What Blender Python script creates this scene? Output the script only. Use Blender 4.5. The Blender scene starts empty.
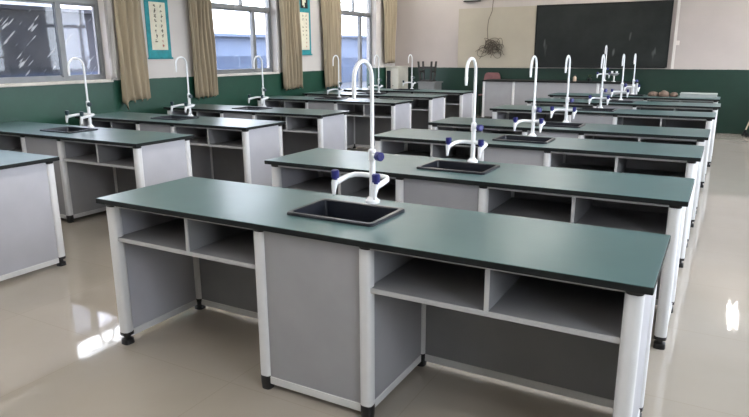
import bpy, bmesh, math, random
from mathutils import Vector, Matrix
random.seed(7)
PI = math.pi
scene = bpy.context.scene
COL = scene.collection

# ------------------------------------------------------------------ materials
def new_mat(name):
    m = bpy.data.materials.new(name); m.use_nodes = True
    nt = m.node_tree
    return m, nt, nt.nodes['Principled BSDF'], nt.nodes['Material Output']

def lk(nt, a, b): nt.links.new(a, b)

def tc(nt, kind='Object', scale=(1, 1, 1), rot=(0, 0, 0)):
    t = nt.nodes.new('ShaderNodeTexCoord'); mp = nt.nodes.new('ShaderNodeMapping')
    mp.inputs['Scale'].default_value = scale; mp.inputs['Rotation'].default_value = rot
    lk(nt, t.outputs[kind], mp.inputs['Vector'])
    return mp.outputs['Vector']

def noise(nt, vec, scale, detail=3, rough=.55):
    n = nt.nodes.new('ShaderNodeTexNoise'); n.inputs['Scale'].default_value = scale
    n.inputs['Detail'].default_value = detail; n.inputs['Roughness'].default_value = rough
    lk(nt, vec, n.inputs['Vector']); return n.outputs['Fac']

def ramp(nt, fac, stops):
    r = nt.nodes.new('ShaderNodeValToRGB'); e = r.color_ramp.elements
    while len(e) < len(stops): e.new(.5)
    for k, (p, c) in enumerate(stops):
        e[k].position = p; e[k].color = (*c, 1)
    lk(nt, fac, r.inputs['Fac']); return r.outputs['Color']

def varied(name, c, rough=.5, amt=.12, scale=6, metallic=0, spec=.5, bump=0, bscale=40, rough_amt=0, kind='Object', stretch=(1, 1, 1)):
    m, nt, b, o = new_mat(name)
    v = tc(nt, kind, stretch)
    f = noise(nt, v, scale)
    lo = tuple(x * (1 - amt) for x in c); hi = tuple(min(1, x * (1 + amt)) for x in c)
    lk(nt, ramp(nt, f, [(.3, lo), (.7, hi)]), b.inputs['Base Color'])
    b.inputs['Roughness'].default_value = rough; b.inputs['Metallic'].default_value = metallic
    b.inputs['Specular IOR Level'].default_value = spec
    if rough_amt:
        f2 = noise(nt, v, scale * .6, 4)
        mr = nt.nodes.new('ShaderNodeMapRange'); lk(nt, f2, mr.inputs['Value'])
        mr.inputs['To Min'].default_value = rough - rough_amt; mr.inputs['To Max'].default_value = rough + rough_amt
        lk(nt, mr.outputs['Result'], b.inputs['Roughness'])
    if bump:
        bp = nt.nodes.new('ShaderNodeBump'); bp.inputs['Strength'].default_value = bump
        bp.inputs['Distance'].default_value = .01
        lk(nt, noise(nt, v, bscale, 2), bp.inputs['Height']); lk(nt, bp.outputs['Normal'], b.inputs['Normal'])
    return m

M = {}
M['top'] = varied('teal_laminate', (.070, .134, .134), .33, .07, 3, spec=.5, rough_amt=.04)
M['edge'] = varied('black_edge', (.010, .012, .012), .6, .1, 8, spec=.2)
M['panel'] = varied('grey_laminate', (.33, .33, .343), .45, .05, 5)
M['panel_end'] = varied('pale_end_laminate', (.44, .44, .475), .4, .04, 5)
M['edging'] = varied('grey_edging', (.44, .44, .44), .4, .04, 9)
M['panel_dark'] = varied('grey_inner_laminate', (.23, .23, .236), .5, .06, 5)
M['white'] = varied('white_powder_coat', (.70, .70, .70), .35, .03, 9)
M['rail'] = varied('pale_rail', (.66, .66, .65), .4, .04, 9)
M['black'] = varied('black_plastic', (.010, .010, .011), .4, .1, 20)
M['sink'] = varied('black_polypropylene', (.012, .014, .020), .28, .15, 12)
M['drain'] = varied('drain_steel', (.35, .35, .36), .3, .1, 20, metallic=1)
M['tap'] = varied('white_epoxy', (.86, .87, .88), .25, .03, 10)
M['knob'] = varied('blue_plastic', (.014, .015, .13), .35, .1, 20)
M['knob_backlit'] = varied('backlit_knob_plastic', (.012, .035, .045), .35, .1, 20)  # the blue handles again, darkened in colour to look backlit by the left windows
M['wall_back'] = varied('plaster_beige', (.66, .60, .55), .8, .04, 1.2, bump=.05, bscale=60, kind='Object')
M['trim'] = varied('trim_paint', (.62, .58, .54), .5, .05, 4)
M['sill'] = varied('worn_sill_paint', (.62, .58, .52), .6, .18, 5)
M['ceil'] = varied('ceiling_white', (.80, .79, .76), .9, .03, 2)
M['alu'] = varied('window_aluminium', (.20, .205, .21), .42, .12, 5, metallic=.3)
M['alu_white'] = varied('white_window_frame', (.72, .72, .70), .5, .08, 5)
M['curtain'] = varied('tan_curtain', (.33, .27, .185), .85, .14, 9, bump=.15, bscale=220, stretch=(1, 1, .12))
M['lining'] = varied('pale_curtain_lining', (.46, .43, .40), .85, .1, 9, stretch=(1, 1, .12))
M['teal_paper'] = varied('teal_brocade', (.015, .24, .27), .7, .18, 14)
M['cream_paper'] = varied('cream_paper', (.72, .68, .54), .8, .07, 12)
M['ink'] = varied('ink_marks', (.09, .075, .05), .8, .3, 30)
M['red_ink'] = varied('red_ink', (.40, .07, .04), .8, .2, 30)
M['tan_board'] = varied('tan_board', (.37, .33, .26), .75, .06, 1.5)
M['cable'] = varied('dusty_cable', (.085, .065, .045), .7, .3, 30)
M['stool'] = varied('dark_stool_wood', (.024, .021, .018), .5, .25, 14)
M['grey_steel'] = varied('grey_cabinet_paint', (.17, .175, .17), .5, .1, 5)
M['pale_cab'] = varied('pale_cabinet_paint', (.62, .60, .52), .5, .08, 5)
M['red_plastic'] = varied('dull_red_plastic', (.20, .085, .085), .45, .2, 9)
M['cloth'] = varied('brown_cloth', (.17, .115, .085), .9, .3, 14, bump=.4, bscale=60)
M['greybox'] = varied('grey_box', (.36, .39, .38), .5, .07, 9)
M['plant'] = varied('dark_leaf', (.03, .06, .022), .6, .4, 22)
M['bottle'] = varied('peach_bottle', (.60, .45, .33), .35, .1, 14)
M['wood'] = varied('pale_wood', (.52, .43, .31), .5, .18, 12, stretch=(8, 8, 1))
M['ext_a'] = varied('outside_render_grey', (.019, .020, .026), .9, .25, 1.2)
M['ext_b'] = varied('outside_render_blue', (.075, .10, .155), .9, .18, .6)
M['ext_c'] = varied('outside_plinth_blue', (.028, .045, .085), .9, .2, .8)
M['ext_white'] = varied('outside_white', (.22, .225, .235), .8, .04, 1)
M['ext_ground'] = varied('outside_paving', (.03, .036, .05), .9, .2, .8)
M['dark_glass'] = varied('dark_glazing', (.03, .035, .045), .12, .1, 4)
M['lamp_body'] = varied('lamp_enamel', (.7, .69, .66), .4, .05, 6)

# two-tone wall: dark green dado below, plaster above
def wall_mat(name, plaster, green, h):
    m, nt, b, o = new_mat(name)
    g = nt.nodes.new('ShaderNodeNewGeometry'); s = nt.nodes.new('ShaderNodeSeparateXYZ')
    lk(nt, g.outputs['Position'], s.inputs[0])
    v = tc(nt, 'Object')
    n = noise(nt, v, 9, 3)
    a = nt.nodes.new('ShaderNodeMath'); a.operation = 'MULTIPLY_ADD'; a.inputs[1].default_value = .012; a.inputs[2].default_value = h - .006
    lk(nt, n, a.inputs[0])
    c = nt.nodes.new('ShaderNodeMath'); c.operation = 'GREATER_THAN'
    lk(nt, s.outputs['Z'], c.inputs[0]); lk(nt, a.outputs[0], c.inputs[1])
    f = noise(nt, v, 1.6, 5)
    up = ramp(nt, f, [(.3, tuple(x * .95 for x in plaster)), (.7, tuple(x * 1.04 for x in plaster))])
    f3 = noise(nt, v, 3.5, 6, .7)
    lo = ramp(nt, f3, [(.25, tuple(x * .8 for x in green)), (.62, green), (.8, tuple(x * 1.35 for x in green))])
    mx = nt.nodes.new('ShaderNodeMix'); mx.data_type = 'RGBA'
    lk(nt, c.outputs[0], mx.inputs['Factor']); lk(nt, lo, mx.inputs[6]); lk(nt, up, mx.inputs[7])
    lk(nt, mx.outputs[2], b.inputs['Base Color'])
    mr = nt.nodes.new('ShaderNodeMapRange'); lk(nt, c.outputs[0], mr.inputs['Value'])
    mr.inputs['To Min'].default_value = .38; mr.inputs['To Max'].default_value = .85
    lk(nt, mr.outputs['Result'], b.inputs['Roughness'])
    bp = nt.nodes.new('ShaderNodeBump'); bp.inputs['Strength'].default_value = .08; bp.inputs['Distance'].default_value = .01
    lk(nt, noise(nt, v, 35, 3), bp.inputs['Height']); lk(nt, bp.outputs['Normal'], b.inputs['Normal'])
    return m
GREEN = (.014, .068, .043)
DADO = 1.145
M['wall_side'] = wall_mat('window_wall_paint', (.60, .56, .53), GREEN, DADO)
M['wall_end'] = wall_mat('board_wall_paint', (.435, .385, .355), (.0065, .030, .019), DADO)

# polished floor tiles
def floor_mat():
    m, nt, b, o = new_mat('polished_floor_tiles')
    v = tc(nt, 'Object')
    br = nt.nodes.new('ShaderNodeTexBrick'); br.offset = 0; br.squash = 1
    br.inputs['Scale'].default_value = 1.0
    br.inputs['Brick Width'].default_value = .8; br.inputs['Row Height'].default_value = .8
    br.inputs['Mortar Size'].default_value = .0022; br.inputs['Mortar Smooth'].default_value = .2
    br.inputs['Color1'].default_value = (.40, .357, .303, 1); br.inputs['Color2'].default_value = (.41, .365, .311, 1)
    br.inputs['Mortar'].default_value = (.36, .315, .262, 1)
    lk(nt, v, br.inputs['Vector'])
    f = noise(nt, v, 1.3, 6, .6)
    mx = nt.nodes.new('ShaderNodeMix'); mx.data_type = 'RGBA'; mx.blend_type = 'MULTIPLY'; mx.inputs['Factor'].default_value = 1
    lk(nt, br.outputs['Color'], mx.inputs[6])
    lk(nt, ramp(nt, f, [(.3, (.93, .92, .91)), (.7, (1, 1, 1))]), mx.inputs[7])
    lk(nt, mx.outputs[2], b.inputs['Base Color'])
    f2 = noise(nt, v, 2.2, 5, .6)
    mr = nt.nodes.new('ShaderNodeMapRange'); lk(nt, f2, mr.inputs['Value'])
    mr.inputs['From Min'].default_value = .3; mr.inputs['From Max'].default_value = .7
    mr.inputs['To Min'].default_value = .025; mr.inputs['To Max'].default_value = .07
    lk(nt, mr.outputs['Result'], b.inputs['Roughness'])
    b.inputs['IOR'].default_value = 1.48
    bp = nt.nodes.new('ShaderNodeBump'); bp.inputs['Strength'].default_value = .05; bp.inputs['Distance'].default_value = .01
    lk(nt, noise(nt, v, 7, 2), bp.inputs['Height']); lk(nt, bp.outputs['Normal'], b.inputs['Normal'])
    return m
M['floor'] = floor_mat()

def board_mat():
    m, nt, b, o = new_mat('blackboard_slate')
    v = tc(nt, 'Object')
    f = noise(nt, v, 1.5, 6, .65)
    base = ramp(nt, f, [(.3, (.006, .0075, .007)), (.75, (.019, .022, .020))])
    v2 = tc(nt, 'Object', (5, 1, 1.6), (0, .15, 0))
    f2 = noise(nt, v2, 1.1, 2, .5)
    sm = ramp(nt, f2, [(.70, (0, 0, 0)), (.84, (.13, .135, .13))])
    mx = nt.nodes.new('ShaderNodeMix'); mx.data_type = 'RGBA'; mx.blend_type = 'ADD'; mx.inputs['Factor'].default_value = 1
    lk(nt, base, mx.inputs[6]); lk(nt, sm, mx.inputs[7]); lk(nt, mx.outputs[2], b.inputs['Base Color'])
    b.inputs['Roughness'].default_value = .6; b.inputs['Specular IOR Level'].default_value = .25
    return m
M['board'] = board_mat()

def glass_mat(name, tint, dirt, streaks=0):
    m, nt, b, o = new_mat(name)
    nt.nodes.remove(b)
    tr = nt.nodes.new('ShaderNodeBsdfTransparent'); gl = nt.nodes.new('ShaderNodeBsdfGlossy'); df = nt.nodes.new('ShaderNodeBsdfDiffuse')
    gl.inputs['Roughness'].default_value = .03
    df.inputs['Color'].default_value = (.75, .77, .8, 1)
    tr.inputs['Color'].default_value = (*tint, 1)
    v = tc(nt, 'Object')
    d = ramp(nt, noise(nt, v, 2.5, 5, .7), [(.3, (dirt * .3,) * 3), (.75, (dirt,) * 3)])
    if streaks:
        v1 = tc(nt, 'Object', (1, 1, 1), (-PI * .25, 0, 0))
        m2_ = nt.nodes.new('ShaderNodeMapping'); m2_.inputs['Scale'].default_value = (1, 2.0, 16); lk(nt, v1, m2_.inputs['Vector']); v2 = m2_.outputs['Vector']
        s = ramp(nt, noise(nt, v2, 2.2, 1, .4), [(.66, (0, 0, 0)), (.73, (streaks,) * 3)])
        ad = nt.nodes.new('ShaderNodeMix'); ad.data_type = 'RGBA'; ad.blend_type = 'ADD'; ad.inputs['Factor'].default_value = 1
        lk(nt, d, ad.inputs[6]); lk(nt, s, ad.inputs[7]); d = ad.outputs[2]
    m1 = nt.nodes.new('ShaderNodeMixShader'); lk(nt, d, m1.inputs[0]); lk(nt, tr.outputs[0], m1.inputs[1]); lk(nt, df.outputs[0], m1.inputs[2])
    fr = nt.nodes.new('ShaderNodeFresnel'); gb = nt.nodes.new('ShaderNodeNewGeometry'); io = nt.nodes.new('ShaderNodeMapRange')
    lk(nt, gb.outputs['Backfacing'], io.inputs['Value']); io.inputs['To Min'].default_value = 1.45; io.inputs['To Max'].default_value = 1 / 1.45
    lk(nt, io.outputs['Result'], fr.inputs['IOR'])
    m2 = nt.nodes.new('ShaderNodeMixShader'); lk(nt, fr.outputs[0], m2.inputs[0]); lk(nt, m1.outputs[0], m2.inputs[1]); lk(nt, gl.outputs[0], m2.inputs[2])
    lk(nt, m2.outputs[0], o.inputs['Surface'])
    return m
M['glass_dirty'] = glass_mat('grimy_window_glass', (.36, .38, .42), .10, .45)
M['glass'] = glass_mat('dusty_window_glass', (.80, .82, .86), .08)
M['glass_sash'] = glass_mat('streaked_sash_glass', (.72, .73, .78), .06, .45)
M['glass_clear'] = glass_mat('clean_window_glass', (.93, .95, .97), .02)

def emit_mat(name, c, s):
    m, nt, b, o = new_mat(name)
    b.inputs['Base Color'].default_value = (*c, 1)
    b.inputs['Emission Color'].default_value = (*c, 1); b.inputs['Emission Strength'].default_value = s
    return m

# ------------------------------------------------------------------ mesh helpers
class MB:
    """collects shapes, links them as ONE mesh object"""
    def __init__(s): s.bm = bmesh.new()
    def _new(s, f):
        t = bmesh.new(); f(t); return t
    def _merge(s, t, mi=0):
        for f in t.faces: f.material_index = mi
        me = bpy.data.meshes.new('tmp'); t.to_mesh(me); t.free()
        s.bm.from_mesh(me); bpy.data.meshes.remove(me)
    def box(s, x0, x1, y0, y1, z0, z1, bev=0, mi=0, rot=None):
        t = bmesh.new(); bmesh.ops.create_cube(t, size=1)
        for q in t.verts:
            q.co = Vector((x0 + (q.co.x + .5) * (x1 - x0), y0 + (q.co.y + .5) * (y1 - y0), z0 + (q.co.z + .5) * (z1 - z0)))
        if bev: bmesh.ops.bevel(t, geom=t.edges[:], offset=bev, segments=2, affect='EDGES', profile=.5)
        if rot is not None: bmesh.ops.transform(t, matrix=rot, verts=t.verts)
        s._merge(t, mi); return s
    def loft(s, loops, cap=True, mi=0, closed=True):
        t = bmesh.new(); vs = [[t.verts.new(p) for p in L] for L in loops]
        n = len(loops[0])
        for a, b in zip(vs, vs[1:]):
            for k in range(n if closed else n - 1):
                t.faces.new((a[k], a[(k + 1) % n], b[(k + 1) % n], b[k]))
        if cap and closed:
            t.faces.new(vs[0][::-1]); t.faces.new(vs[-1])
        bmesh.ops.recalc_face_normals(t, faces=t.faces)
        s._merge(t, mi); return s
    def cyl(s, p0, p1, r0, r1=None, n=16, mi=0):
        return s.tube([p0, p1], [r0, r0 if r1 is None else r1], n, mi)
    def tube(s, pts, rad, n=12, mi=0):
        pts = [Vector(p) for p in pts]
        if not isinstance(rad, (list, tuple)): rad = [rad] * len(pts)
        loops = []; up = None
        for k, p in enumerate(pts):
            d = (pts[min(k + 1, len(pts) - 1)] - pts[max(k - 1, 0)]).normalized()
            if up is None:
                up = Vector((0, 0, 1)) if abs(d.z) < .9 else Vector((1, 0, 0))
            a = d.cross(up).normalized(); up = a.cross(d).normalized(); b_ = up
            loops.append([p + (a * math.cos(2 * PI * q / n) + b_ * math.sin(2 * PI * q / n)) * rad[k] for q in range(n)])
        return s.loft(loops, True, mi)
    def build(s, name, mats, parent=None, smooth=None, loc=None):
        me = bpy.data.meshes.new(name); s.bm.to_mesh(me); s.bm.free()
        for m in (mats if isinstance(mats, (list, tuple)) else [mats]): me.materials.append(m)
        if smooth:
            me.polygons.foreach_set('use_smooth', [True] * len(me.polygons))
            me.set_sharp_from_angle(angle=math.radians(smooth))
        o = bpy.data.objects.new(name, me); COL.objects.link(o)
        if parent is not None: o.parent = parent
        if loc is not None: o.location = loc
        return o

def empty(name, label, cat, loc=(0, 0, 0), rz=0, group=None):
    o = bpy.data.objects.new(name, None); COL.objects.link(o)
    o.empty_display_size = .2; o.location = loc; o.rotation_euler = (0, 0, rz)
    return tag(o, label, cat, group)
def tag(o, label, cat, group=None):
    o['label'] = label; o['category'] = cat
    if group: o['group'] = group
    return o
def struct(o): o['kind'] = 'structure'; return o
def copy_tree(o, parent=None):
    c = o.copy(); COL.objects.link(c)
    if parent is not None: c.parent = parent
    for ch in [q for q in bpy.data.objects if q.parent == o]: copy_tree(ch, c)
    return c
def rrect(x0, x1, y0, y1, r, z, n=5):
    out = []
    for cx, cy, a in ((x1 - r, y1 - r, 0), (x0 + r, y1 - r, 90), (x0 + r, y0 + r, 180), (x1 - r, y0 + r, 270)):
        for k in range(n + 1):
            t = math.radians(a + 90 * k / n); out.append((cx + r * math.cos(t), cy + r * math.sin(t), z))
    return out
def superell(cx, cy, a, b, z, n=28, e=3.2, groove=0):
    out = []
    for k in range(n):
        t = 2 * PI * k / n; c, s_ = math.cos(t), math.sin(t)
        rr = (abs(c) ** e + abs(s_) ** e) ** (-1 / e)
        if groove and k % 7 == 3: rr *= 1 - groove
        out.append((cx + a * rr * c, cy + b * rr * s_, z))
    return out

# ------------------------------------------------------------------ camera
CAMLOC = Vector((2.6302, -1.9192, 1.4621)); YAW, PITCH, ROLL, FPX = .5078, -.2454, -.0044, 620.63
cd = bpy.data.cameras.new('camera'); cam = bpy.data.objects.new('camera', cd); COL.objects.link(cam)
fw = Vector((-math.sin(YAW) * math.cos(PITCH), math.cos(YAW) * math.cos(PITCH), math.sin(PITCH)))
rt = Vector((math.cos(YAW), math.sin(YAW), 0)); up = rt.cross(fw)
c_, s_ = math.cos(ROLL), math.sin(ROLL)
r2 = c_ * rt + s_ * up; u2 = -s_ * rt + c_ * up
mw = Matrix((r2, u2, -fw)).transposed().to_4x4(); mw.translation = CAMLOC
cam.matrix_world = mw
cd.sensor_fit = 'HORIZONTAL'; cd.sensor_width = 36; cd.lens = FPX / 749 * 36; cd.clip_start = .05; cd.clip_end = 200
scene.camera = cam

# ------------------------------------------------------------------ room shell
XL, XR, YF, YB, ZC, T = -4.1, 4.3, -4.6, 11.18, 3.25, .24
o = struct(MB().box(XL - T, XR + T, YF - T, YB + T, -.12, 0).build('floor', M['floor']))
struct(MB().box(XL - T, XR + T, YF - T, YB + T, ZC, ZC + .15).build('ceiling', M['ceil']))
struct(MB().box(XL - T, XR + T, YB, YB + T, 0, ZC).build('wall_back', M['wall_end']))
struct(MB().box(XL - T, XR + T, YF - T, YF, 0, ZC).build('wall_front', M['wall_side']))

def wall_with_holes(name, x0, x1, holes, mat):
    mb = MB(); y = YF
    for (a, b_, z0, z1) in holes:
        mb.box(x0, x1, y, a, 0, ZC)
        if z0 > 0: mb.box(x0, x1, a, b_, 0, z0)
        mb.box(x0, x1, a, b_, z1, ZC)
        y = b_
    mb.box(x0, x1, y, YB, 0, ZC)
    return struct(mb.build(name, mat))
WZ0, WZ1, TRZ = 1.155, 2.85, 2.17
WL = [(-3.2, -.9, WZ0, WZ1), (.95, 3.42, WZ0, WZ1), (5.24, 6.80, WZ0, WZ1), (8.70, 10.28, .10, WZ1)]
wall_with_holes('wall_left', XL - T, XL, WL, M['wall_side'])
WR = [(-1.9, -.6, 1.0, 2.85), (.6, 3.6, 1.0, 2.85), (4.9, 7.4, 1.0, 2.85), (8.5, 10.6, 1.0, 2.85)]
wall_with_holes('wall_right', XR, XR + T, WR, M['wall_side'])

def window(idx, x, y0, y1, z0, z1, mull, glass, frame, tr=TRZ, sill=True, kind='window', dirn=1):
    """frame in the outer third of the reveal; x is the inner wall face, dirn +1 for the left wall"""
    xf = x - dirn * .13; a, b_ = sorted((xf - .025, xf + .025))
    root = MB()
    w = .045
    root.box(a, b_, y0, y0 + w, z0, z1); root.box(a, b_, y1 - w, y1, z0, z1)
    root.box(a, b_, y0 + w, y1 - w, z0, z0 + w); root.box(a, b_, y0 + w, y1 - w, z1 - w, z1)
    r = struct(root.build(f'{kind}_{idx}', frame))
    if tr:
        MB().box(a - .004, b_ + .004, y0 + w, y1 - w, tr - .035, tr + .035, .004).build('transom_bar', frame, r)
    for m_ in mull:
        top = tr - .035 if tr else z1 - w
        MB().box(a - .008, b_ + .008, m_ - .035, m_ + .035, z0 + w, top, .004).build('mullion', frame, r)
    if tr:
        ym = (y0 + y1) / 2 + .05
        MB().box(a, b_, ym - .02, ym + .02, tr + .035, z1 - w).build('upper_mullion', frame, r)
        MB().box(xf - .003, xf + .003, y0 + w, y1 - w, tr + .035, z1 - w).build('upper_pane', M['glass_clear'], r)
    ys = [y0 + w] + list(mull) + [y1 - w]
    for p, q in zip(ys, ys[1:]):
        gm_ = M['glass_sash'] if (idx == 1 and kind == 'window' and p > 2.5) else glass
        MB().box(xf - .003, xf + .003, p, q, z0 + w, (tr - .035) if tr else z1 - w).build('pane', gm_, r)
        # sash rails round each pane
        s = MB(); e = .022; top = (tr - .035) if tr else z1 - w
        for (yy0, yy1, zz0, zz1) in ((p, p + e, z0 + w, top), (q - e, q, z0 + w, top), (p + e, q - e, z0 + w, z0 + w + e), (p + e, q - e, top - e, top)):
            s.box(xf - .012, xf + .012, yy0, yy1, zz0, zz1)
        s.build('sash', frame, r)
    if sill:
        c, d = sorted((x - dirn * .10, x + dirn * .035))
        MB().box(c, d, y0 - .0, y1 + .0, z0 - .03, z0 + .004, .006).build('window_sill', M['sill'], r)
    return r
window(1, XL, .95, 3.42, WZ0, WZ1, (2.87,), M['glass_dirty'], M['alu'], tr=2.08)
window(2, XL, 5.24, 6.80, WZ0, WZ1, (6.34,), M['glass'], M['alu'])
window(4, XL, -3.2, -.9, WZ0, WZ1, (-2.05,), M['glass'], M['alu'])
dr = window(1, XL, 8.70, 10.28, .10, WZ1, (9.80,), M['glass'], M['alu'], tr=2.26, sill=False, kind='door')
MB().box(XL - .152, XL - .108, 8.745, 9.765, .145, .62).build('kick_panel', M['alu'], dr)
MB().box(XL - .152, XL - .108, 9.835, 10.235, .145, .62).build('kick_panel', M['alu'], dr)
struct(MB().box(XL - T, XL, 8.70, 10.28, 0.0, .10).build('trim_1', M['trim']))
for k, (a, b_, z0, z1) in enumerate(WR):
    window(5 + k, XR, a, b_, z0, z1, ((a + b_) / 2,), M['glass_clear'], M['alu_white'], tr=2.2, dirn=-1)
# curtain track along the window wall, conduit beside the board
struct(MB().box(XL, XL + .10, .6, YB, 2.90, 2.95).build('trim_2', M['trim']))
struct(MB().box(1.70, 1.745, YB - .03, YB, 1.15, ZC).build('trim_3', M['trim']))
# teaching platform
struct(MB().box(-2.15, 1.9, 9.75, YB, 0, .15, .004).build('floor_platform', M['floor']))

# ------------------------------------------------------------------ lab bench
L, W, H, TH = 2.5135, .6313, .78, .026
INS, MX1, MX2 = .055, .978, 1.496
SX0, SX1, SY0, SY1 = 1.015, 1.452, .178, .488
FX, FY = 1.2415, .557

def worktop_mb():
    t = bmesh.new()
    e = .014
    xs = [0, SX0 + e, SX1 - e, L]; ys = [0, SY0 + e, SY1 - e, W]
    v = [[t.verts.new((x, y, H)) for y in ys] for x in xs]
    fs = [t.faces.new((v[i][j], v[i + 1][j], v[i + 1][j + 1], v[i][j + 1])) for i in range(3) for j in range(3) if (i, j) != (1, 1)]
    r = bmesh.ops.extrude_face_region(t, geom=fs)
    bmesh.ops.translate(t, vec=(0, 0, -TH), verts=[q for q in r['geom'] if isinstance(q, bmesh.types.BMVert)])
    bmesh.ops.recalc_face_normals(t, faces=t.faces)
    out = [ed for ed in t.edges if len(ed.link_faces) == 2 and abs(ed.calc_face_angle(0)) > 1 and all(q.co.z > H - .001 or True for q in ed.verts)
           and all(q.co.x < 1e-4 or q.co.x > L - 1e-4 or q.co.y < 1e-4 or q.co.y > W - 1e-4 for q in ed.verts)]
    bmesh.ops.bevel(t, geom=out, offset=.004, segments=2, affect='EDGES', profile=.5)
    for f in t.faces: f.material_index = 0 if f.normal.z > .9 else 1
    mb = MB(); me = bpy.data.meshes.new('tmp'); t.to_mesh(me); t.free(); mb.bm.from_mesh(me); bpy.data.meshes.remove(me)
    return mb

def leg(parent, x, y, corner):
    a = .029 if corner else .026
    ZB = .067
    l = MB().loft([superell(x, y, a, a, ZB, groove=.06 if corner else 0), superell(x, y, a, a, .735, groove=.06 if corner else 0)]).build('leg', M['white'], parent, smooth=50)
    MB().loft([superell(x, y, a * .9, a * .9, .735), superell(x, y, a * 1.02, a * 1.02, .7395), superell(x, y, a * 1.02, a * 1.02, H - TH)]).build('leg_cap', M['black'], l, smooth=50)
    if corner:
        f = MB().loft([superell(x, y, a * 1.03, a * 1.03, ZB), superell(x, y, a * 1.03, a * 1.03, .05), superell(x, y, a * .5, a * .5, .046), superell(x, y, a * .5, a * .5, .032),
                       superell(x, y, a * .92, a * .92, .026), superell(x, y, a * .98, a * .98, 0)])
    else:
        f = MB().loft([superell(x, y, a * 1.03, a * 1.03, ZB), superell(x, y, a * 1.0, a * 1.0, .03), superell(x, y, a * .9, a * .9, 0)])
    f.build('levelling_foot', M['black'], l, smooth=50)
    return l

def make_bench():
    r = empty('lab_bench', 'x', 'lab bench')
    worktop_mb().build('worktop', [M['top'], M['edge']], r)
    Yk = W - INS
    for x, c in ((INS, 1), (MX1, 0), (MX2, 0), (L - INS, 1)):
        for y in (INS, Yk): leg(r, x, y, c)
    ZR0, ZR1, ZP1 = .028, .064, H - TH - .001
    # end panels between the corner legs, and the cupboard's sides
    for x in (INS - .008, L - INS + .008):
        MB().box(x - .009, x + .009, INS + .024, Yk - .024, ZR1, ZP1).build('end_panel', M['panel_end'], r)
        MB().box(x - .013, x + .013, INS + .026, Yk - .026, ZR0, ZR1, .003).build('bottom_rail', M['rail'], r)
    for x in (MX1, MX2):
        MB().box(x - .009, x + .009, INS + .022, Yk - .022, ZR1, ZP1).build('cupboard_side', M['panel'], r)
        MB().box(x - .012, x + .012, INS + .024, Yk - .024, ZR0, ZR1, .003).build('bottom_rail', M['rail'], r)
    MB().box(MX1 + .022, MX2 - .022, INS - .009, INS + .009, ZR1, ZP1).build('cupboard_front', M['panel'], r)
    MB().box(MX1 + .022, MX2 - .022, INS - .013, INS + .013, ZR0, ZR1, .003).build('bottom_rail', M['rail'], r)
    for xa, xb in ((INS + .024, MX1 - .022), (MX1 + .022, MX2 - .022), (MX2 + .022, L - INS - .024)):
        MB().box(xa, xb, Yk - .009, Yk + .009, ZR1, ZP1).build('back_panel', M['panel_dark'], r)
        MB().box(xa, xb, Yk - .013, Yk + .013, ZR0, ZR1, .003).build('bottom_rail', M['rail'], r)
    for xa, xb, xd in ((INS + .012, MX1 - .012, .556), (MX2 + .012, L - INS - .012, 1.985)):
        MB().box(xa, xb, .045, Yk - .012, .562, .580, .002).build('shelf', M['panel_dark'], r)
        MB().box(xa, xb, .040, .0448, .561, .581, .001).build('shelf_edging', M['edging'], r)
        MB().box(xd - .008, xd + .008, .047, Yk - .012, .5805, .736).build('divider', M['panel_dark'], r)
        MB().box(xd - .009, xd + .009, .041, .0468, .5812, .735, .001).build('divider_edging', M['edging'], r)
        MB().box(xa + .01, xb - .01, .040, .062, .736, H - TH - .001, .002).build('top_rail', M['edging'], r)
    # drop-in basin with a raised rim
    s = MB(); z = H; w_ = .024
    s.loft([rrect(SX0, SX1, SY0, SY1, .022, z + .0005), rrect(SX0, SX1, SY0, SY1, .022, z + .009), rrect(SX0 + .004, SX1 - .004, SY0 + .004, SY1 - .004, .020, z + .013),
            rrect(SX0 + w_ - .004, SX1 - w_ + .004, SY0 + w_ - .004, SY1 - w_ + .004, .018, z + .013), rrect(SX0 + w_, SX1 - w_, SY0 + w_, SY1 - w_, .018, z + .009),
            rrect(SX0 + w_ + .012, SX1 - w_ - .012, SY0 + w_ + .012, SY1 - w_ - .012, .03, z - .19), rrect(SX0 + w_ + .04, SX1 - w_ - .04, SY0 + w_ + .04, SY1 - w_ - .04, .03, z - .205)], cap=False)
    bm = s.bm
    bm.verts.ensure_lookup_table()
    s.loft([rrect(SX0 + w_ + .04, SX1 - w_ - .04, SY0 + w_ + .04, SY1 - w_ - .04, .03, z - .205), rrect(SX0 + w_ + .041, SX1 - w_ - .041, SY0 + w_ + .041, SY1 - w_ - .041, .03, z - .207)])
    sk = s.build('sink', M['sink'], r, smooth=35)
    MB().cyl(((SX0 + SX1) / 2, (SY0 + SY1) / 2, z - .2052), ((SX0 + SX1) / 2, (SY0 + SY1) / 2, z - .200), .024, .022, 20).build('drain', M['drain'], sk, smooth=40)
    return r

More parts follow.
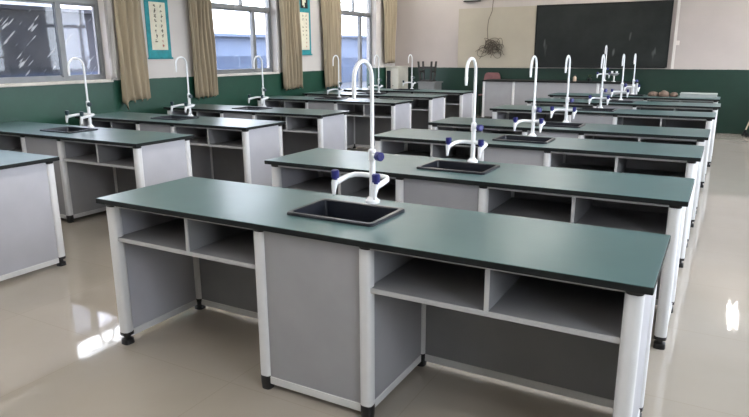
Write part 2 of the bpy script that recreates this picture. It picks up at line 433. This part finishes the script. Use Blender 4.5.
# ------------------------------------------------------------------ three-way lab tap (origin at its base on the worktop)
def make_tap():
    r = empty('lab_faucet', 'x', 'faucet')
    b = MB(); b.tube([(0, 0, 0), (0, 0, .012), (0, 0, .02), (0, 0, .028)], [.034, .034, .024, .020], 20)
    b.build('base_flange', M['tap'], r, smooth=40)
    c = MB(); c.tube([(0, 0, .024), (0, 0, .20), (0, 0, .203), (0, 0, .25), (0, 0, .256)], [.0145, .0145, .0175, .0175, .0105], 18)
    c.build('column', M['tap'], r, smooth=40)
    pts = [(0, 0, .25), (0, 0, .45), (0, 0, .570)]; R = .078
    for k in range(1, 15):
        a = PI * k / 14; pts.append((0, -R + R * math.cos(a), .570 + R * math.sin(a)))
    pts += [(0, -2 * R - .001, .548), (0, -2 * R - .001, .538)]
    rad = [.0092] * len(pts)
    g = MB(); g.tube(pts, rad, 14)
    g.tube([(0, -2 * R - .001, .540), (0, -2 * R - .001, .533), (0, -2 * R - .001, .490)], [.0105, .0105, .0075], 14)
    g.build('swan_neck', M['tap'], r, smooth=50)
    # upper valve with its handle
    u = MB(); u.tube([(.012, -.006, .225), (.034, -.016, .225)], [.012, .012], 12); u = u.build('upper_valve', M['tap'], r, smooth=40)
    MB().tube([(.034, -.016, .225), (.038, -.018, .225), (.060, -.028, .225), (.064, -.030, .225)], [.016, .021, .021, .016], 16).build('handle', M['knob'], u, smooth=40)
    for sx in (-1, 1):
        ex, ey = sx * .105, -.155
        a = MB()
        a.tube([(sx * .008, 0, .128), (sx * .055, -.004, .130), (sx * .085, -.018, .130), (sx * .103, -.050, .126), (ex, -.10, .120), (ex, ey + .004, .116)],
               [.0130, .0120, .0120, .0120, .0130, .0150], 14)
        a.tube([(ex, ey - .004, .125), (ex, ey - .006, .108), (ex, ey - .012, .085), (ex, ey - .014, .060)], [.0150, .0150, .0105, .007], 14)
        t = a.build('side_arm', M['tap'], r, smooth=50)
        MB().tube([(ex, ey, .128), (ex, ey, .134), (ex, ey, .136), (ex, ey, .168), (ex, ey, .172)], [.010, .010, .0175, .0185, .014], 16).build('handle', M['knob'], t, smooth=40)
    return r

R_POS = [(0, 0), (.0282, 1.2632), (.0312, 2.6732), (.0446, 3.8491), (.0614, 5.6916), (.0930, 7.1657), (.0718, 8.6069)]
L_POS = [(-3.8361, .0959), (-3.8671, 1.4001), (-3.8186, 2.6451), (-3.8519, 3.9822), (-3.906, 5.9112), (-3.9083, 7.2146), (-3.8944, 8.5188)]
R_LAB = ['teal-topped lab bench in the foreground, nearest of the right row, with big black sink',
         'teal-topped lab bench directly behind the foreground bench, second in the right row',
         'teal-topped lab bench third in the right row, counted from the camera',
         'grey-teal lab bench fourth in the right row, just before the wider walkway gap',
         'lab bench fifth in the right row, first one past the wider walkway gap',
         'lab bench sixth in the right row, in front of the last bench with brown cloths',
         'farthest lab bench of the right row, with brown cloths and flat grey box']
L_LAB = ['lab bench cut off by the left picture edge, showing a large pale end panel',
         'lab bench second in the left row, its sink below the big grimy window',
         'lab bench third in the left row, its sink between the first two tan curtains',
         'lab bench fourth in the left row, its sink under the second window',
         'lab bench fifth in the left row, fourth counting from the far end wall side',
         'lab bench sixth in the left row, next to last before the back wall',
         'farthest lab bench of the left row, in front of the grey stand and upturned stool']
L_LAB[4] = 'lab bench fifth in the left row, first one past the walkway gap'
FR_LAB = ['tall white swan-neck tap with blue handles behind the foreground sink',
          'white swan-neck tap with blue handles on the second bench of the right row',
          'white swan-neck tap on the third bench of the right row, left of the blackboard edge',
          'white swan-neck tap on the fourth bench of the right row, over the left blackboard edge',
          'white swan-neck tap on the fifth bench of the right row, past the walkway gap',
          'white swan-neck tap on the sixth bench of the right row',
          'white swan-neck tap on the farthest right-row bench, left of the brown cloths']
FL_LAB = ['white swan-neck tap on the bench at the left picture edge, outside the frame',
          'white swan-neck tap in front of the big grimy window at left',
          'white swan-neck tap between the hanging scroll and the second curtain',
          'white swan-neck tap in front of the second window',
          'white swan-neck tap in front of the fourth curtain beside the glazed door',
          'white swan-neck tap between the glazed door and the short last curtain',
          'white swan-neck tap on the farthest left bench, beside the upturned stool']
proto = make_bench(); tproto = make_tap(); first = True
for pos, labs, taps, g1, g2 in ((R_POS, R_LAB, FR_LAB, 'lab benches in the right row', 'swan-neck taps on the right row'),
                                (L_POS, L_LAB, FL_LAB, 'lab benches in the left row', 'swan-neck taps on the left row')):
    for k, (x, y) in enumerate(pos):
        b = proto if first else copy_tree(proto)
        t = tproto if first else copy_tree(tproto)
        first = False
        b.location = (x, y, 0); tag(b, labs[k], 'lab bench', g1)
        t.location = (x + FX, y + FY, H + .0005); tag(t, taps[k], 'faucet', g2)
        if taps is FL_LAB:
            for a_ in t.children:
                for h_ in a_.children:
                    h_.material_slots[0].link = 'OBJECT'; h_.material_slots[0].material = M['knob_backlit']

# ------------------------------------------------------------------ curtains
def curtain(name, label, y0, y1, zb, zt=2.9, folds=4, amp=.035, xo=.09, seed=0, waist=None, tail=None, mat='curtain', taper=0):
    rnd = random.Random(seed); n = folds * 14; rows = 26
    ph = [rnd.uniform(-.5, .5) for _ in range(folds + 1)]; am = [rnd.uniform(.6, 1.25) for _ in range(folds + 1)]
    t = bmesh.new(); grid = []
    for j in range(rows + 1):
        v = j / rows; z = zt + (zb - zt) * v
        row = []
        for i in range(n + 1):
            u = i / n; k = u * folds; a = int(min(k, folds - 1)); f = k - a
            A = am[a] * (1 - f) + am[a + 1] * f; P = ph[a] * (1 - f) + ph[a + 1] * f
            sway = .018 * math.sin(5 * v + seed) * v
            wdt = 1 - taper * v
            y = y0 + (y1 - y0) * (.5 + (u - .5) * wdt) + sway + .012 * math.sin(9 * v + 7 * u + seed)
            x = XL + xo + amp * A * math.sin(2 * PI * k + P + .8 * math.sin(3 * v + seed + a)) * (.75 + .35 * v) + .01 * math.sin(7 * v + seed)
            zz = z
            if j > rows - 6: zz += (j - rows + 6) / 6 * (.018 * math.sin(2 * PI * k + 1) + .02 * (u - .5) - (tail * max(0, 1 - abs(u - .12) / .13) if tail else 0))
            row.append(t.verts.new((max(x, XL + .012), y, zz)))
        grid.append(row)
    for j in range(rows):
        for i in range(n):
            t.faces.new((grid[j][i], grid[j][i + 1], grid[j + 1][i + 1], grid[j + 1][i]))
    mb = MB(); mb._merge(t)
    o = mb.build(name, M[mat], smooth=80)
    s = o.modifiers.new('thickness', 'SOLIDIFY'); s.thickness = .004; s.offset = 1
    return tag(o, label, 'curtain', 'tan curtains along the window wall') if label else o
curtain('window_curtain', 'tan curtain hanging right of the big grimy window, left of the first scroll', 3.50, 3.93, .875, folds=4, seed=1, tail=.09)
curtain('window_curtain', 'tan curtain between the first teal scroll and the second window', 4.74, 5.19, .845, folds=5, seed=2)
curtain('window_curtain', 'tan curtain between the second window and the narrow teal scroll', 6.84, 7.38, .86, folds=6, seed=3)
curtain('window_curtain', 'tan curtain between the narrow teal scroll and the glazed door', 8.06, 8.74, .83, folds=6, seed=4, taper=.12)
curtain('window_curtain', 'short tan curtain in the far corner, ending above the pale cabinet', 10.42, 11.10, 1.25, folds=5, seed=5, taper=.25)
lc = curtain('window_curtain', 'pale whitish curtain strip between the big grimy window and its tan curtain', 3.385, 3.475, 1.165, folds=2, seed=6, xo=.06, amp=.025, mat='lining')

# ------------------------------------------------------------------ hanging scrolls
def glyph(mb, cx, cz, s, rnd, x, mi=0):
    """an illegible little cluster of brush strokes"""
    for q in range(rnd.randint(4, 6)):
        h = rnd.random() < .55
        l = s * rnd.uniform(.35, .85); w = s * .085
        py = cx + rnd.uniform(-.28, .28) * s; pz = cz + rnd.uniform(-.36, .36) * s
        R = Matrix.Translation((x, py, pz)) @ Matrix.Rotation((0 if h else PI / 2) + rnd.uniform(-.3, .3), 4, 'X')
        mb.box(-.0008, .0008, -l / 2, l / 2, -w, w, 0, mi, R)
def scroll(label, y0, y1, zb, zt, py0, py1, pz0, pz1, cols, rows, gs, seed, pic=None):
    r = empty('hanging_scroll', label, 'wall scroll', (XL, (y0 + y1) / 2, zb), group='teal calligraphy scrolls on the window wall')
    oy = -(y0 + y1) / 2; inv = Vector((-XL, oy, -zb))
    def part(mb, name, mat, par):
        bmesh.ops.translate(mb.bm, vec=inv, verts=mb.bm.verts); return mb.build(name, mat, par)
    part(MB().box(XL + .002, XL + .010, y0, y1, zb + .02, zt, .001), 'backing', M['teal_paper'], r)
    part(MB().cyl((XL + .014, y0 - .012, zb + .012), (XL + .014, y1 + .012, zb + .012), .011, n=12), 'bottom_rod', M['teal_paper'], r)
    part(MB().cyl((XL + .014, y0 - .012, zt), (XL + .014, y1 + .012, zt), .011, n=12), 'top_rod', M['teal_paper'], r)
    p = part(MB().box(XL + .0102, XL + .0115, py0, py1, pz0, pz1), 'paper_panel', M['cream_paper'], r)
    rnd = random.Random(seed); mb = MB(); red = MB()
    for c, cy in enumerate(cols):
        n = rows[c]
        for k in range(n):
            z = pz1 - (pz1 - pz0) * (k + .8) / (max(rows) + .7)
            if rnd.random() < .14: continue
            glyph(red if (c == len(cols) - 1 and k >= n - 2) else mb, cy, z, gs * rnd.uniform(.8, 1.15), rnd, XL + .0125)
    part(mb, 'brush_writing', M['ink'], p); part(red, 'red_seal_marks', M['red_ink'], p)
    if pic:
        q = MB().box(XL + .0102, XL + .0115, pic[0], pic[1], pic[2], pic[3]); part(q, 'dark_picture', M['edge'], r)
        q = MB(); yc = (pic[0] + pic[1]) / 2
        for (dy, dz, w_, h_) in ((-.03, .05, .05, .10), (.0, .02, .03, .12), (.03, .10, .04, .05)):
            q.box(XL + .0116, XL + .0124, yc + dy - w_ / 2, yc + dy + w_ / 2, pic[2] + dz, pic[2] + dz + h_)
        part(q, 'picture_figure', M['cream_paper'], r)
    return r
scroll('wide teal hanging scroll with cream calligraphy panel, between the first two tan curtains', 4.03, 4.43, 1.395, 2.55, 4.10, 4.375, 1.515, 2.13,
       (4.19, 4.295), (8, 9), .042, 3)
scroll('narrow teal hanging scroll with dark picture above small writing, beside the third curtain', 7.42, 7.80, 1.43, 2.62, 7.475, 7.745, 1.525, 2.17,
       (7.56, 7.66), (7, 9), .034, 9, (7.50, 7.72, 2.24, 2.56))

# ------------------------------------------------------------------ board wall
bb = empty('blackboard', 'large dark blackboard with chalk smears on the far wall', 'blackboard', (.38, YB, 1.17))
def bpart(mb, name, mat): bmesh.ops.translate(mb.bm, vec=(-.38, -YB, -1.17), verts=mb.bm.verts); return mb.build(name, mat, bb)
bpart(MB().box(-.85, 1.61, YB - .030, YB - .002, 1.19, 2.36), 'writing_surface', M['board'])
fr = MB(); e = .022
fr.box(-.865, 1.625, YB - .04, YB - .002, 2.36, 2.36 + e, .003); fr.box(-.872, -.85, YB - .04, YB - .002, 1.172, 2.382, .003); fr.box(1.61, 1.632, YB - .04, YB - .002, 1.172, 2.382, .003)
bpart(fr, 'frame', M['edge'])
bpart(MB().box(-.85, 1.61, YB - .085, YB - .002, 1.165, 1.19, .003), 'chalk_ledge', M['edge'])
tb = MB().box(-2.555, -.880, YB - .022, YB - .001, 1.150, 2.375, .003).build('wall_mounted_board', M['tan_board'])
tag(tb, 'plain tan board on the far wall left of the blackboard', 'display board')

cb = empty('hanging_cable', 'dark loose cable with a tangled coil hanging in front of the tan board', 'cable', (-1.85, YB - .08, 1.5))
rnd = random.Random(5)
def rel(p): return (p[0] + 1.85, p[1] - YB + .08, p[2] - 1.5)
MB().tube([rel(p) for p in [(-1.78, YB - .07, ZC), (-1.78, YB - .06, 2.7), (-1.785, YB - .055, 2.5), (-1.80, YB - .055, 2.3), (-1.87, YB - .06, 2.12), (-1.885, YB - .06, 1.95), (-1.87, YB - .06, 1.75), (-1.83, YB - .07, 1.66)]], .0065, 8).build('drop_cord', M['cable'], cb, smooth=60)
for q in range(22):
    cx, cz = -1.80 + rnd.uniform(-.20, .20), 1.55 + rnd.uniform(-.10, .09)
    if q < 11: cx, cz = -1.78 + rnd.uniform(-.08, .08), 1.60 + rnd.uniform(-.06, .08)
    a, b_ = rnd.uniform(.04, .13), rnd.uniform(.03, .09); rot = rnd.uniform(0, PI); st = rnd.uniform(0, 6)
    pts = []
    for k in range(22):
        t = st + k * .31; px = a * math.cos(t) * (1 + .02 * k); pz = b_ * math.sin(t)
        pts.append(rel((cx + px * math.cos(rot) - pz * math.sin(rot), YB - .075 + .022 * math.sin(t * 1.7 + q), cz + px * math.sin(rot) + pz * math.cos(rot))))
    MB().tube(pts, .0052, 6).build('coil_loop', M['cable'], cb, smooth=60)
for (x1, z1, x2, z2) in ((-1.9, 1.6, -2.12, 1.50), (-1.7, 1.6, -1.48, 1.42), (-1.95, 1.5, -2.02, 1.34), (-1.65, 1.55, -1.55, 1.40), (-1.8, 1.5, -1.77, 1.36)):
    pts = [rel((x1 + (x2 - x1) * k / 6 + .02 * math.sin(k * 2), YB - .07, z1 + (z2 - z1) * k / 6 + .015 * math.cos(k * 1.7))) for k in range(7)]
    MB().tube(pts, .0055, 6).build('loose_end', M['cable'], cb, smooth=60)

wl = empty('wall_lamp', 'white strip lamp on the far wall above the tan board', 'lamp', (-2.25, YB, 2.53))
MB().box(-.20, .20, -.07, -.001, 0, .07, .01).build('housing', M['lamp_body'], wl)
MB().cyl((-.19, -.05, -.012), (.19, -.05, -.012), .013).build('tube', M['edge'], wl, smooth=40)
sw = MB().box(1.745, 1.80, YB - .022, YB - .001, 1.58, 1.66, .004); sw.box(1.763, 1.782, YB - .027, YB - .0215, 1.605, 1.635, .002)
tag(sw.build('light_switch', M['wall_back']), 'small pale switch box on the wall right of the blackboard', 'switch')

# ------------------------------------------------------------------ teacher's desk on the platform
DX0, DX1, DY0, DY1, DZ, DH = -1.64, 1.22, 10.20, 10.78, .15, .78
td = empty('teacher_desk', 'long grey-fronted demonstration desk before the blackboard', 'desk', (DX0, DY0, DZ))
def dpart(mb, name, mat, par=None, smooth=None): bmesh.ops.translate(mb.bm, vec=(-DX0, -DY0, -DZ), verts=mb.bm.verts); return mb.build(name, mat, par or td, smooth=smooth)
dpart(MB().box(DX0, DX1, DY0, DY1, DZ + DH - .026, DZ + DH, .004), 'worktop', M['edge'])
px = [DX0 + .035, -1.0, .58, DX1 - .035]
for x in px:
    for y in (DY0 + .04, DY1 - .04):
        l = dpart(MB().loft([superell(x, y, .024, .024, DZ + .04), superell(x, y, .024, .024, DZ + DH - .026)]), 'leg', M['white'], smooth=50)
        dpart(MB().loft([superell(x, y, .024, .024, DZ), superell(x, y, .025, .025, DZ + .04)]), 'foot', M['black'], l, 50)
for a, b_ in zip(px, px[1:]):
    dpart(MB().box(a + .02, b_ - .02, DY0 + .031, DY0 + .049, DZ + .06, DZ + DH - .027), 'front_panel', M['panel'])
for x in (px[0], px[-1]):
    dpart(MB().box(x - .009, x + .009, DY0 + .06, DY1 - .06, DZ + .06, DZ + DH - .027), 'end_panel', M['panel'])
for z in (.45,):
    dpart(MB().box(px[0] + .02, px[-1] - .02, DY0 + .06, DY1 - .07, DZ + z - .009, DZ + z + .009), 'shelf', M['panel_dark'])
tp = copy_tree(tproto); tp.location = (.62, DY1 - .14, DZ + DH + .0005)
tag(tp, 'white swan-neck tap standing on the demonstration desk before the blackboard', 'faucet', 'swan-neck taps on the right row'); del tp['group']

# red chair behind the desk
rc = empty('classroom_chair', 'dull red chair behind the left end of the demonstration desk', 'chair', (-1.73, 11.0, DZ))
def backshape(z0, z1, w0, w1, y, th, r=.05):
    loops = []
    for yy in (y - th / 2, y + th / 2):
        L_ = []
        for (cx, cz, a0) in ((w1 / 2 - r, z1 - r, 0), (-w1 / 2 + r, z1 - r, 90), (-w0 / 2 + r * .4, z0 + r * .4, 180), (w0 / 2 - r * .4, z0 + r * .4, 270)):
            rr = r if a0 < 180 else r * .4
            for k in range(5):
                t = math.radians(a0 + 90 * k / 4); L_.append((cx + rr * math.cos(t), yy, cz + rr * math.sin(t)))
        loops.append(L_)
    return MB().loft(loops)
backshape(.52, .90, .42, .34, .10, .02, .07).build('backrest', M['red_plastic'], rc, smooth=40)
MB().box(-.2, .2, -.19, .1, .43, .455, .01).build('seat', M['red_plastic'], rc)
for sx in (-.17, .17):
    MB().cyl((sx, .125, 0), (sx, .125, .80), .011).build('leg', M['edge'], rc, smooth=40)
    MB().cyl((sx, -.16, 0), (sx, -.16, .432), .011).build('leg', M['edge'], rc, smooth=40)

# things on / before the desk
def put(name, label, cat, loc, group=None): return empty(name, label, cat, loc, 0, group)
DT = DZ + DH + .0005
bt = put('bottle', 'small peach bottle with a black cap on the demonstration desk', 'bottle', (.14, DY0 + .12, DT))
MB().tube([(0, 0, 0), (0, 0, .005), (0, 0, .075), (0, 0, .09), (0, 0, .10)], [.028, .032, .032, .02, .014], 16).build('body', M['bottle'], bt, smooth=40)
MB().tube([(0, 0, .1003), (0, 0, .128)], [.02, .02], 14).build('cap', M['black'], bt, smooth=40)
ey = put('eyewash_fixture', 'pale two-headed fixture on a stem at the demonstration desk', 'fixture', (.82, DY0 + .22, DT))
MB().tube([(0, 0, 0), (0, 0, .012), (0, 0, .014), (0, 0, .11)], [.035, .035, .014, .014], 14).build('stem', M['lamp_body'], ey, smooth=40)
MB().tube([(0, 0, .1103), (0, 0, .118), (0, 0, .15), (0, 0, .155)], [.03, .06, .085, .08], 18).build('bowl', M['panel'], ey, smooth=40)
for sx in (-.04, .04): MB().tube([(sx, 0, .1553), (sx, 0, .175), (sx, 0, .19)], [.014, .022, .02], 12).build('spray_head', M['tap'], ey, smooth=40)
pl = put('potted_plant', 'small dark green plant standing on the demonstration desk', 'plant', (.40, DY0 + .16, DT))
MB().tube([(0, 0, 0), (0, 0, .06)], [.035, .045], 14).build('pot', M['black'], pl, smooth=40)
lf = MB(); rnd = random.Random(2)
for q in range(26):
    a = rnd.uniform(0, 2 * PI); tl = rnd.uniform(.1, .9); l = rnd.uniform(.05, .09)
    d = Vector((math.cos(a) * math.sin(tl), math.sin(a) * math.sin(tl), math.cos(tl)))
    s = d.cross(Vector((0, 0, 1))).normalized() * .014; p = Vector((0, 0, .0602))
    t = bmesh.new(); vs = [t.verts.new(x) for x in (p, p + d * l * .5 + s, p + d * l, p + d * l * .5 - s)]; t.faces.new(vs)
    r_ = bmesh.ops.extrude_face_region(t, geom=t.faces[:]); bmesh.ops.translate(t, vec=(0, 0, .002), verts=[v for v in r_['geom'] if isinstance(v, bmesh.types.BMVert)])
    lf._merge(t)
lf.build('foliage', M['plant'], pl)

# things on the last bench of the right row
bx, by = R_POS[6]
def lump(name, label, x, y, rx, ry, rz, seed, group):
    rnd = random.Random(seed); t = bmesh.new(); bmesh.ops.create_icosphere(t, subdivisions=3, radius=1)
    off = Vector((seed * 3.1, 1, 2))
    from mathutils import noise as nz
    for v in t.verts:
        k = 1 + .28 * nz.noise(v.co * 1.8 + off) + .12 * nz.noise(v.co * 4 + off)
        z = v.co.z * k
        v.co = Vector((v.co.x * k * rx, v.co.y * k * ry, max(z, -.35) * rz))
    mz = min(v.co.z for v in t.verts)
    for v in t.verts: v.co.z -= mz
    mb = MB(); mb._merge(t); o = mb.build(name, M['cloth'], smooth=80, loc=(x, y, H + .001))
    return tag(o, label, 'cloth', group)
lump('cloth_bundle', 'left one of the three crumpled brown cloths on the farthest right bench', bx + 1.57, by + .36, .072, .09, .055, 1, 'crumpled brown cloths')
lump('cloth_bundle', 'middle one of the three crumpled brown cloths on the farthest right bench', bx + 1.73, by + .34, .078, .09, .065, 2, 'crumpled brown cloths')
lump('cloth_bundle', 'right one of the three crumpled brown cloths on the farthest right bench', bx + 1.87, by + .33, .062, .08, .055, 3, 'crumpled brown cloths')
fb = empty('flat_box', 'flat grey box lying on the right end of the farthest right bench', 'box', (bx + 2.215, by + .36, H + .0005))
MB().box(-.25, .25, -.16, .16, 0, .045, .004).build('box_body', M['greybox'], fb)
MB().box(-.255, .255, -.165, .165, .0453, .062, .004).build('lid', M['greybox'], fb)

# pole leaning on the far wall at right
mp = empty('mop', 'pale wooden mop handle leaning against the green wall at right', 'mop', (3.03, YB - .30, 0))
MB().tube([(.0, 0, .10), (.33, .255, 1.25)], [.013, .013], 10).build('handle', M['wood'], mp, smooth=40)
hd = MB(); rnd = random.Random(4)
hd.tube([(-.012, -.01, .06), (.004, .002, .115)], [.032, .02], 12)
for q in range(20):
    a = rnd.uniform(0, 2 * PI); r_ = rnd.uniform(.03, .09)
    hd.tube([(0, 0, .085), (r_ * .6 * math.cos(a), r_ * .6 * math.sin(a), .05), (r_ * math.cos(a), r_ * math.sin(a), .008)], [.007, .008, .007], 6)
hd.build('mop_head', M['edge'], mp, smooth=40)

# ------------------------------------------------------------------ far left corner
gc = empty('side_stand', 'dark grey stand carrying an upturned stool in the far left corner', 'stand', (-2.93, 10.55, 0))
MB().box(-.19, .19, -.19, .19, .06, .84, .005).build('body', M['grey_steel'], gc)
MB().box(-.22, .22, -.21, .21, .8405, .865, .004).build('top', M['grey_steel'], gc)
for sx in (-.15, .15):
    for sy in (-.15, .15): MB().box(sx - .02, sx + .02, sy - .02, sy + .02, 0, .0595).build('leg', M['black'], gc)
st = empty('wooden_stool', 'dark wooden stool turned upside down on the grey stand', 'stool', (-3.0, 10.55, .8655), 0)
MB().box(-.15, .15, -.12, .12, 0, .028, .006).build('seat', M['stool'], st)
for sx in (-1, 1):
    for sy in (-1, 1):
        MB().loft([[(sx * .12 + a, sy * .09 + b_, .0285) for a, b_ in ((-.019, -.019), (.019, -.019), (.019, .019), (-.019, .019))],
                   [(sx * .155 + a, sy * .12 + b_, .42) for a, b_ in ((-.017, -.017), (.017, -.017), (.017, .017), (-.017, .017))]]).build('leg', M['stool'], st)
for sy in (-1, 1): MB().box(-.125, .125, sy * .108 - .009, sy * .108 + .009, .27, .31).build('stretcher', M['stool'], st)
for sx in (-1, 1): MB().box(sx * .14 - .009, sx * .14 + .009, -.09, .09, .19, .23).build('stretcher', M['stool'], st)
pc = empty('corner_cabinet', 'pale upright cabinet in the far left corner below the short curtain', 'cabinet', (-3.90, 10.86, 0))
MB().box(-.16, .16, -.20, .28, .06, 1.15, .006).build('body', M['pale_cab'], pc)
MB().box(-.17, .17, -.235, .29, 1.1505, 1.175, .004).build('top', M['pale_cab'], pc)
MB().box(-.15, .15, -.20, .26, 0, .0595).build('plinth', M['grey_steel'], pc)
d_ = MB().box(-.15, -.003, -.222, -.2005, .09, 1.13, .003).build('door', M['pale_cab'], pc)
MB().box(-.13, -.03, -.2255, -.2222, .5, 1.08).build('door_glass', M['dark_glass'], d_)
d_ = MB().box(.003, .15, -.222, -.2005, .09, 1.13, .003).build('door', M['pale_cab'], pc)
MB().cyl((.03, -.2225, .75), (.03, -.24, .75), .01).build('knob', M['edge'], d_, smooth=40)

# ------------------------------------------------------------------ outside the windows
struct(MB().box(-60, XL - T, -40, 70, -.5, -.3).build('ground', M['ext_ground']))
struct(MB().box(XR + T, 60, -40, 70, -.5, -.3).build('ground_east', M['ext_ground']))
struct(MB().box(XL - T - 1.5, XL - T, YF - T, YB + T, 3.22, 3.34).build('trim_4', M['ext_white']))  # unseen eave, added to block the high sky above the left windows
def outhouse(label, x0, x1, y0, y1, h, hb, mats, win):
    r = empty('outside_building', label, 'building', ((x0 + x1) / 2, (y0 + y1) / 2, -.3))
    def part(mb, name, mat, par=r): bmesh.ops.translate(mb.bm, vec=(-(x0 + x1) / 2, -(y0 + y1) / 2, .3), verts=mb.bm.verts); return mb.build(name, mat, par)
    part(MB().box(x0, x1, y0, y1, -.3, hb), 'plinth', M[mats[1]]); part(MB().box(x0, x1, y0, y1, hb, h), 'wall', M[mats[0]])
    part(MB().box(x0 - .3, x1 + .3, y0 - .3, y1 + .3, h, h + .12), 'roof_slab', M[mats[0]])
    for (a, b_, z0, z1) in win:
        w = part(MB().box(x1, x1 + .05, a, b_, z0, z1), 'window', M['ext_white'])
        part(MB().box(x1 + .0502, x1 + .06, a + .12, b_ - .12, z0 + .12, z1 - .12), 'pane', M['ext_b'], w)
    return r
outhouse('grey building seen through the big grimy window at left', -22, -16, 3, 15.6, 2.75, .9, ('ext_a', 'ext_c'), [(5.6, 7.0, .7, 2.3)])
outhouse('low pale blue building seen through the second window', -24, -17, 16.5, 25.5, 2.2, 1.35, ('ext_b', 'ext_c'), [])
outhouse('low pale blue building seen through the glazed door', -26, -18, 27, 40, 2.4, 1.2, ('ext_b', 'ext_c'), [])

# ------------------------------------------------------------------ light
SKY_W, SKY_E, LAMP = 9.0, 12.0, 36.0
w = bpy.data.worlds.new('world'); scene.world = w; w.use_nodes = True
nt = w.node_tree; bg = nt.nodes['Background']
gm = nt.nodes.new('ShaderNodeTexCoord'); sp = nt.nodes.new('ShaderNodeSeparateXYZ'); lk(nt, gm.outputs['Generated'], sp.inputs[0])
rp = ramp(nt, sp.outputs['Z'], [(.0, (.84, .88, .95)), (.25, (.95, .96, 1.0)), (1, (.88, .93, 1.0))])
# overcast sky with the veiled sun on the east (right) side: brighter there, dimmer in the west
mr = nt.nodes.new('ShaderNodeMapRange'); mr.interpolation_type = 'SMOOTHSTEP'; lk(nt, sp.outputs['X'], mr.inputs['Value'])
mr.inputs['From Min'].default_value = -.6; mr.inputs['From Max'].default_value = .7
mr.inputs['To Min'].default_value = SKY_W; mr.inputs['To Max'].default_value = SKY_E
lk(nt, rp, bg.inputs['Color']); lk(nt, mr.outputs['Result'], bg.inputs['Strength'])
def portal(x, y0, y1, z0, z1, dirn):
    l = bpy.data.lights.new('window_portal', 'AREA'); l.shape = 'RECTANGLE'; l.size = y1 - y0; l.size_y = z1 - z0
    l.cycles.is_portal = True
    o = bpy.data.objects.new('window_portal', l); COL.objects.link(o)
    o.location = (x, (y0 + y1) / 2, (z0 + z1) / 2)
    d = Vector((dirn, 0, 0)); o.rotation_euler = d.to_track_quat('-Z', 'Y').to_euler()
    o.rotation_euler = (PI / 2, 0, -PI / 2 if dirn > 0 else PI / 2)
for (a, b_, z0, z1) in WL: portal(XL - .2, a, b_, z0, z1, 1)
for (a, b_, z0, z1) in WR: portal(XR + .2, a, b_, z0, z1, -1)

# assumed twin-tube lamps on the unseen ceiling, added to even out the room light
def ceiling_lamp():
    r = empty('ceiling_lamp', 'assumed white twin-tube lamp on the unseen ceiling, added to even out the light', 'lamp', group='assumed twin-tube lamps added for fill light')
    MB().box(-.09, .09, -.62, .62, -.05, -.0005, .008).build('housing', M['lamp_body'], r)
    for sx in (-.05, .05): MB().cyl((sx, -.59, -.066), (sx, .59, -.066), .0145, n=10).build('tube', M['tube_light'], r, smooth=40)
    return r
M['tube_light'] = emit_mat('assumed_lamp_tube', (1.0, .97, .93), LAMP)
cl = ceiling_lamp(); k = 0
for x in (-2.9, .1, 3.22):
    for y in ((10.4,) if x > 3 else (-3.6, -1.6, .4, 2.2, 7.0, 8.8, 10.3)):
        q = cl if k == 0 else copy_tree(cl); k += 1
        q.location = (x, y, ZC)

vs = scene.view_settings
vs.view_transform = 'Standard'; vs.look = 'None'; vs.gamma = 1; vs.use_curve_mapping = False; vs.exposure = 0.5
scene.cycles.max_bounces = 10; scene.cycles.diffuse_bounces = 6; scene.cycles.glossy_bounces = 4; scene.cycles.transparent_max_bounces = 12
scene.cycles.sample_clamp_indirect = 8; scene.cycles.use_denoising = True
